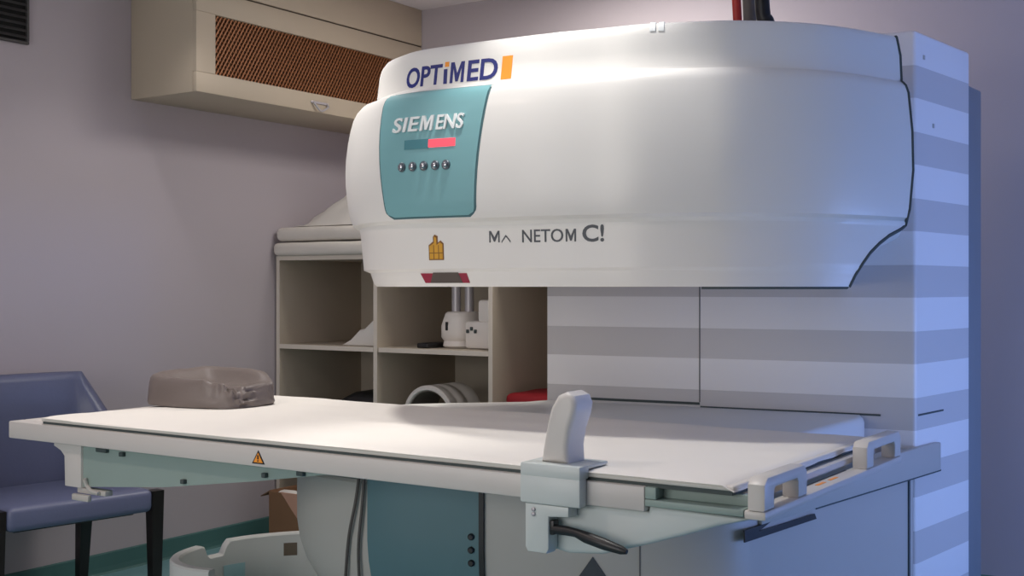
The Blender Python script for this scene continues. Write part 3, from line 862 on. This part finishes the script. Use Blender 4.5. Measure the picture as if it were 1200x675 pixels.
lone('head_pillow', bm, 'pillow', 'crumpled grey vinyl pillow with a dished top on the far end of the table', 'pillow', smooth=60)

# ------------------------------------------------------------------ chair by the left wall
def leather_wall(path, th, zb, zt, nz=8):
    m = len(path); rings = []
    for i, p in enumerate(path):
        tg = (path[min(i+1, m-1)]-path[max(i-1, 0)]).normalized(); nn = Vector((tg.y, -tg.x, 0))
        f = i/(m-1); a, b = zb(f), zt(f); h = th/2
        sec = [(-h, a), (-h, lerp(a, b, .35)), (-h, lerp(a, b, .7)), (-h, b-h*.9), (-h*.72, b-h*.28), (0, b), (h*.72, b-h*.28), (h, b-h*.9), (h, lerp(a, b, .7)), (h, lerp(a, b, .35)), (h, a)]
        rings.append([Vector((p.x, p.y, 0))+nn*o+Vector((0,0,z)) for o, z in sec])
    return loft(NB(), rings)
chp = [W(-1.345, 4.61), W(-1.727, 4.20)]
yaw = math.radians(-9.4)
fc = (chp[0]+chp[1])/2
CM = Matrix.Translation((fc.x, fc.y, 0))@Matrix.Rotation(yaw, 4, 'Z')@Matrix.Translation((-.28, 0, 0))
loc = CM.translation
ch = thing('armchair', 'blue-grey leather tub chair with black legs beside the left wall', 'chair', loc)
def cadd(name, bm, m, smooth=50):
    bm.transform(CM); return link(name, bm, m, ch, smooth)
bm = NB(); box(bm, -.205, .275, -.322, .242, .385, .474, .024, 4)
cadd('seat', bm, 'chair')
path = cr([(.05,.262,0),(-.05,.260,0),(-.14,.250,0),(-.225,.185,0),(-.25,.06,0),(-.25,-.14,0),(-.225,-.27,0),(-.14,-.342,0),(-.05,-.352,0),(.05,-.354,0)], 6)
def ztc(f):
    d = abs(f-.5)*2
    return .905-.0*d if d < .38 else lerp(.905, .56, min(1, (d-.38)/.52)**.8)
cadd('backrest', leather_wall(path, .075, lambda f: .375, ztc), 'chair')
cadd('seat_frame', box(NB(), -.20, .20, -.27, .20, .370, .3845, .003), 'black_wood')
for sx, sy in ((.235, -.349), (.235, .269), (-.19, -.28), (-.19, .20)):
    bm = NB(); r0, r1 = .026, .017
    tx, ty = sx+(.0 if sx > 0 else -.03), sy
    z1 = .3445
    if sx > 0: z1 = .462
    rings = [[Vector((tx+a*r1, ty+b*r1, 0)) for a, b in ((-1,-1),(1,-1),(1,1),(-1,1))], [Vector((sx+a*r0, sy+b*r0, z1 if sx > 0 else .3695)) for a, b in ((-1,-1),(1,-1),(1,1),(-1,1))]]
    loft(bm, rings); cadd('leg', bm, 'black_wood', 20)

# ------------------------------------------------------------------ cardboard box in the corner
cbx, cby = .405, -.84
t = thing('cardboard_box', 'open brown cardboard box with pinkish flap in front of the shelving', 'box', (cbx, cby, 0))
bm = NB(); w2, d2, hh, th = .155, .12, .275, .006
cxy = lambda x0, x1, y0, y1, z0, z1: box(bm, cbx+x0, cbx+x1, cby+y0, cby+y1, z0, z1)
cxy(-w2, w2, -d2, d2, .001, .007)
cxy(-w2, w2, -d2, -d2+th, .007, hh); cxy(-w2, w2, d2-th, d2, .007, hh)
cxy(-w2, -w2+th, -d2+th, d2-th, .007, hh); cxy(w2-th, w2, -d2+th, d2-th, .007, hh)
link('body', bm, 'cardboard', t, smooth=0)
def slab(bm, quad_, th=.004):
    n = (quad_[1]-quad_[0]).cross(quad_[3]-quad_[0]).normalized()*th
    loft(bm, [[q for q in quad_], [q+n for q in quad_]])
bm = NB()
slab(bm, [Vector((cbx-w2, cby-d2+.01, hh+.001)), Vector((cbx-w2, cby+d2-.01, hh+.001)), Vector((cbx-w2-.075, cby+d2-.02, hh-.035)), Vector((cbx-w2-.075, cby-d2+.02, hh-.035))])
link('flap', bm, 'cardboard', t, smooth=0)
bm = profile_prism(NB(), [(cbx+a, hh+b) for a, b in ((-.075,.004),(.15,.004),(.15,-.16),(.06,-.135),(-.005,-.07),(-.045,-.025))], 'y', cby-d2-.006, cby-d2-.001)
link('flap', bm, 'flap', t, smooth=0)
bm = subdiv_box(cbx-.14, cbx-.03, cby-.10, cby-.03, .0075, hh+.004, 3, .03); wrinkle(bm, .012, 9, 5, .0075)
lone('crumpled_paper', bm, 'cloth', 'crumpled white paper sticking out of the cardboard box', 'paper', smooth=60)

# ------------------------------------------------------------------ curved white shell standing under the table
pth = [W(-.70, 4.30), W(-.82, 4.28), W(-.95, 4.22), W(-1.05, 4.12), W(-1.105, 4.0), W(-1.10, 3.90), W(-1.04, 3.82), W(-.95, 3.78)]
path = cr([(p.x, p.y, 0) for p in pth], 10)
t = thing('curved_shell', 'curved white plastic cover with notched rim standing on the floor under the table', 'cover', (path[30].x, path[30].y, 0))
cum = len(path)-1
def shell_top(f):
    z = lerp(.372, .355, f)
    if .35 < f < .46: z -= .045*min(1, min(f-.35, .46-f)/.022)
    return z
m = len(path); rings = []
for i, p in enumerate(path):
    tg = (path[min(i+1, m-1)]-path[max(i-1, 0)]).normalized(); nn = Vector((tg.y, -tg.x, 0)); f = i/(m-1); z = shell_top(f); h = .017
    sec = [(-h, 0), (-h, z-.006), (-h+.005, z), (h-.005, z), (h, z-.006), (h, 0)]
    rings.append([Vector((p.x, p.y, 0))+nn*o+Vector((0,0,zz)) for o, zz in sec])
link('wall', loft(NB(), rings), 'plastic', t, smooth=35)
def shell_patch(i0, i1, z0, z1, side):
    bm = NB(); r = []
    for i in range(i0, i1+1):
        p = path[i]; tg = (path[min(i+1, m-1)]-path[max(i-1, 0)]).normalized(); nn = Vector((tg.y, -tg.x, 0))*side
        b0 = Vector((p.x, p.y, 0))
        r.append([b0+nn*.0171+Vector((0,0,z0)), b0+nn*.0171+Vector((0,0,z1)), b0+nn*.0185+Vector((0,0,z1)), b0+nn*.0185+Vector((0,0,z0))])
    return loft(bm, r)
tin = (path[31]-path[29]).normalized(); nin = Vector((tin.y, -tin.x, 0)); ctr = W(-.85, 3.95)
side = 1 if nin.dot(Vector((ctr.x, ctr.y, 0))-path[30]) > 0 else -1
link('brown_label', shell_patch(6, 10, .29, .335, side), 'brown_sticker', t, smooth=0)
link('aqua_label', shell_patch(20, 26, .20, .28, side), 'aqua_sticker', t, smooth=0)

# ------------------------------------------------------------------ light
def area(name, loc, target, size, power, col, sy=None):
    ld = bpy.data.lights.new(name, 'AREA'); ld.energy = power; ld.color = col; ld.size = size
    if sy: ld.shape = 'RECTANGLE'; ld.size_y = sy
    o = bpy.data.objects.new(name, ld); C.objects.link(o); o.location = loc
    d = Vector(target)-Vector(loc); o.rotation_euler = d.to_track_quat('-Z', 'Y').to_euler()
    return o
def spot(name, loc, target, power, col, ang, blend=.6, rad=.06):
    ld = bpy.data.lights.new(name, 'SPOT'); ld.energy = power; ld.color = col; ld.spot_size = math.radians(ang); ld.spot_blend = blend; ld.shadow_soft_size = rad
    o = bpy.data.objects.new(name, ld); C.objects.link(o); o.location = loc
    d = Vector(target)-Vector(loc); o.rotation_euler = d.to_track_quat('-Z', 'Y').to_euler()
    return o
def down(name, x, y, size, power, col): return area(name, (x, y, 2.70), (x, y, 0), size, power, col)
spot('downlight_or_added_spot', (.743, -1.885, 2.71), (.743, -1.88, 0), 9.5, (1,.96,.95), 104, .5, .04)
down('ceiling_lamp', 1.85, -.75, .7, 22, (1,.96,.88))
down('ceiling_lamp', 1.8, -4.2, .22, 12, (1,.80,.70))
spot('downlight_or_added_spot', (2.75, -2.75, 2.71), (3.0, -2.72, .87), 58, (1,.97,.92), 60, .5)  # spot added to brighten the right half of the table, fixture unseen
spot('downlight_or_added_spot', (1.75, -2.5, 2.71), (1.75, -2.45, .87), 70, (1,.96,.91), 72)  # spot added to brighten the left end of the table, fixture unseen
area('cool_side_fill', (RX-.05, -1.3, .75), (3.2, -.9, .7), 1.3, 22, (.29,.47,1), 1.1)  # cool fill from the right, source unseen; this wall has no window
area('cool_side_fill', (RX-.05, -.75, .6), (3.8, -.1, .5), .9, 42, (.26,.42,1), .8)  # low blue fill added to tint the back wall; no window here
area('front_fill', (2.3, RY+.05, 1.3), (2.5, -2, 1.0), 2.6, 50, (1,.97,.93), 1.4)  # added fill from behind the camera; the front wall has no window
wd = bpy.data.worlds.new('world'); wd.use_nodes = True; bpy.context.scene.world = wd
wd.node_tree.nodes['Background'].inputs[0].default_value = (.5, .52, .6, 1); wd.node_tree.nodes['Background'].inputs[1].default_value = .05
vs = bpy.context.scene.view_settings
vs.view_transform = 'Standard'; vs.look = 'None'; vs.gamma = 1; vs.use_curve_mapping = False; vs.exposure = 0.0
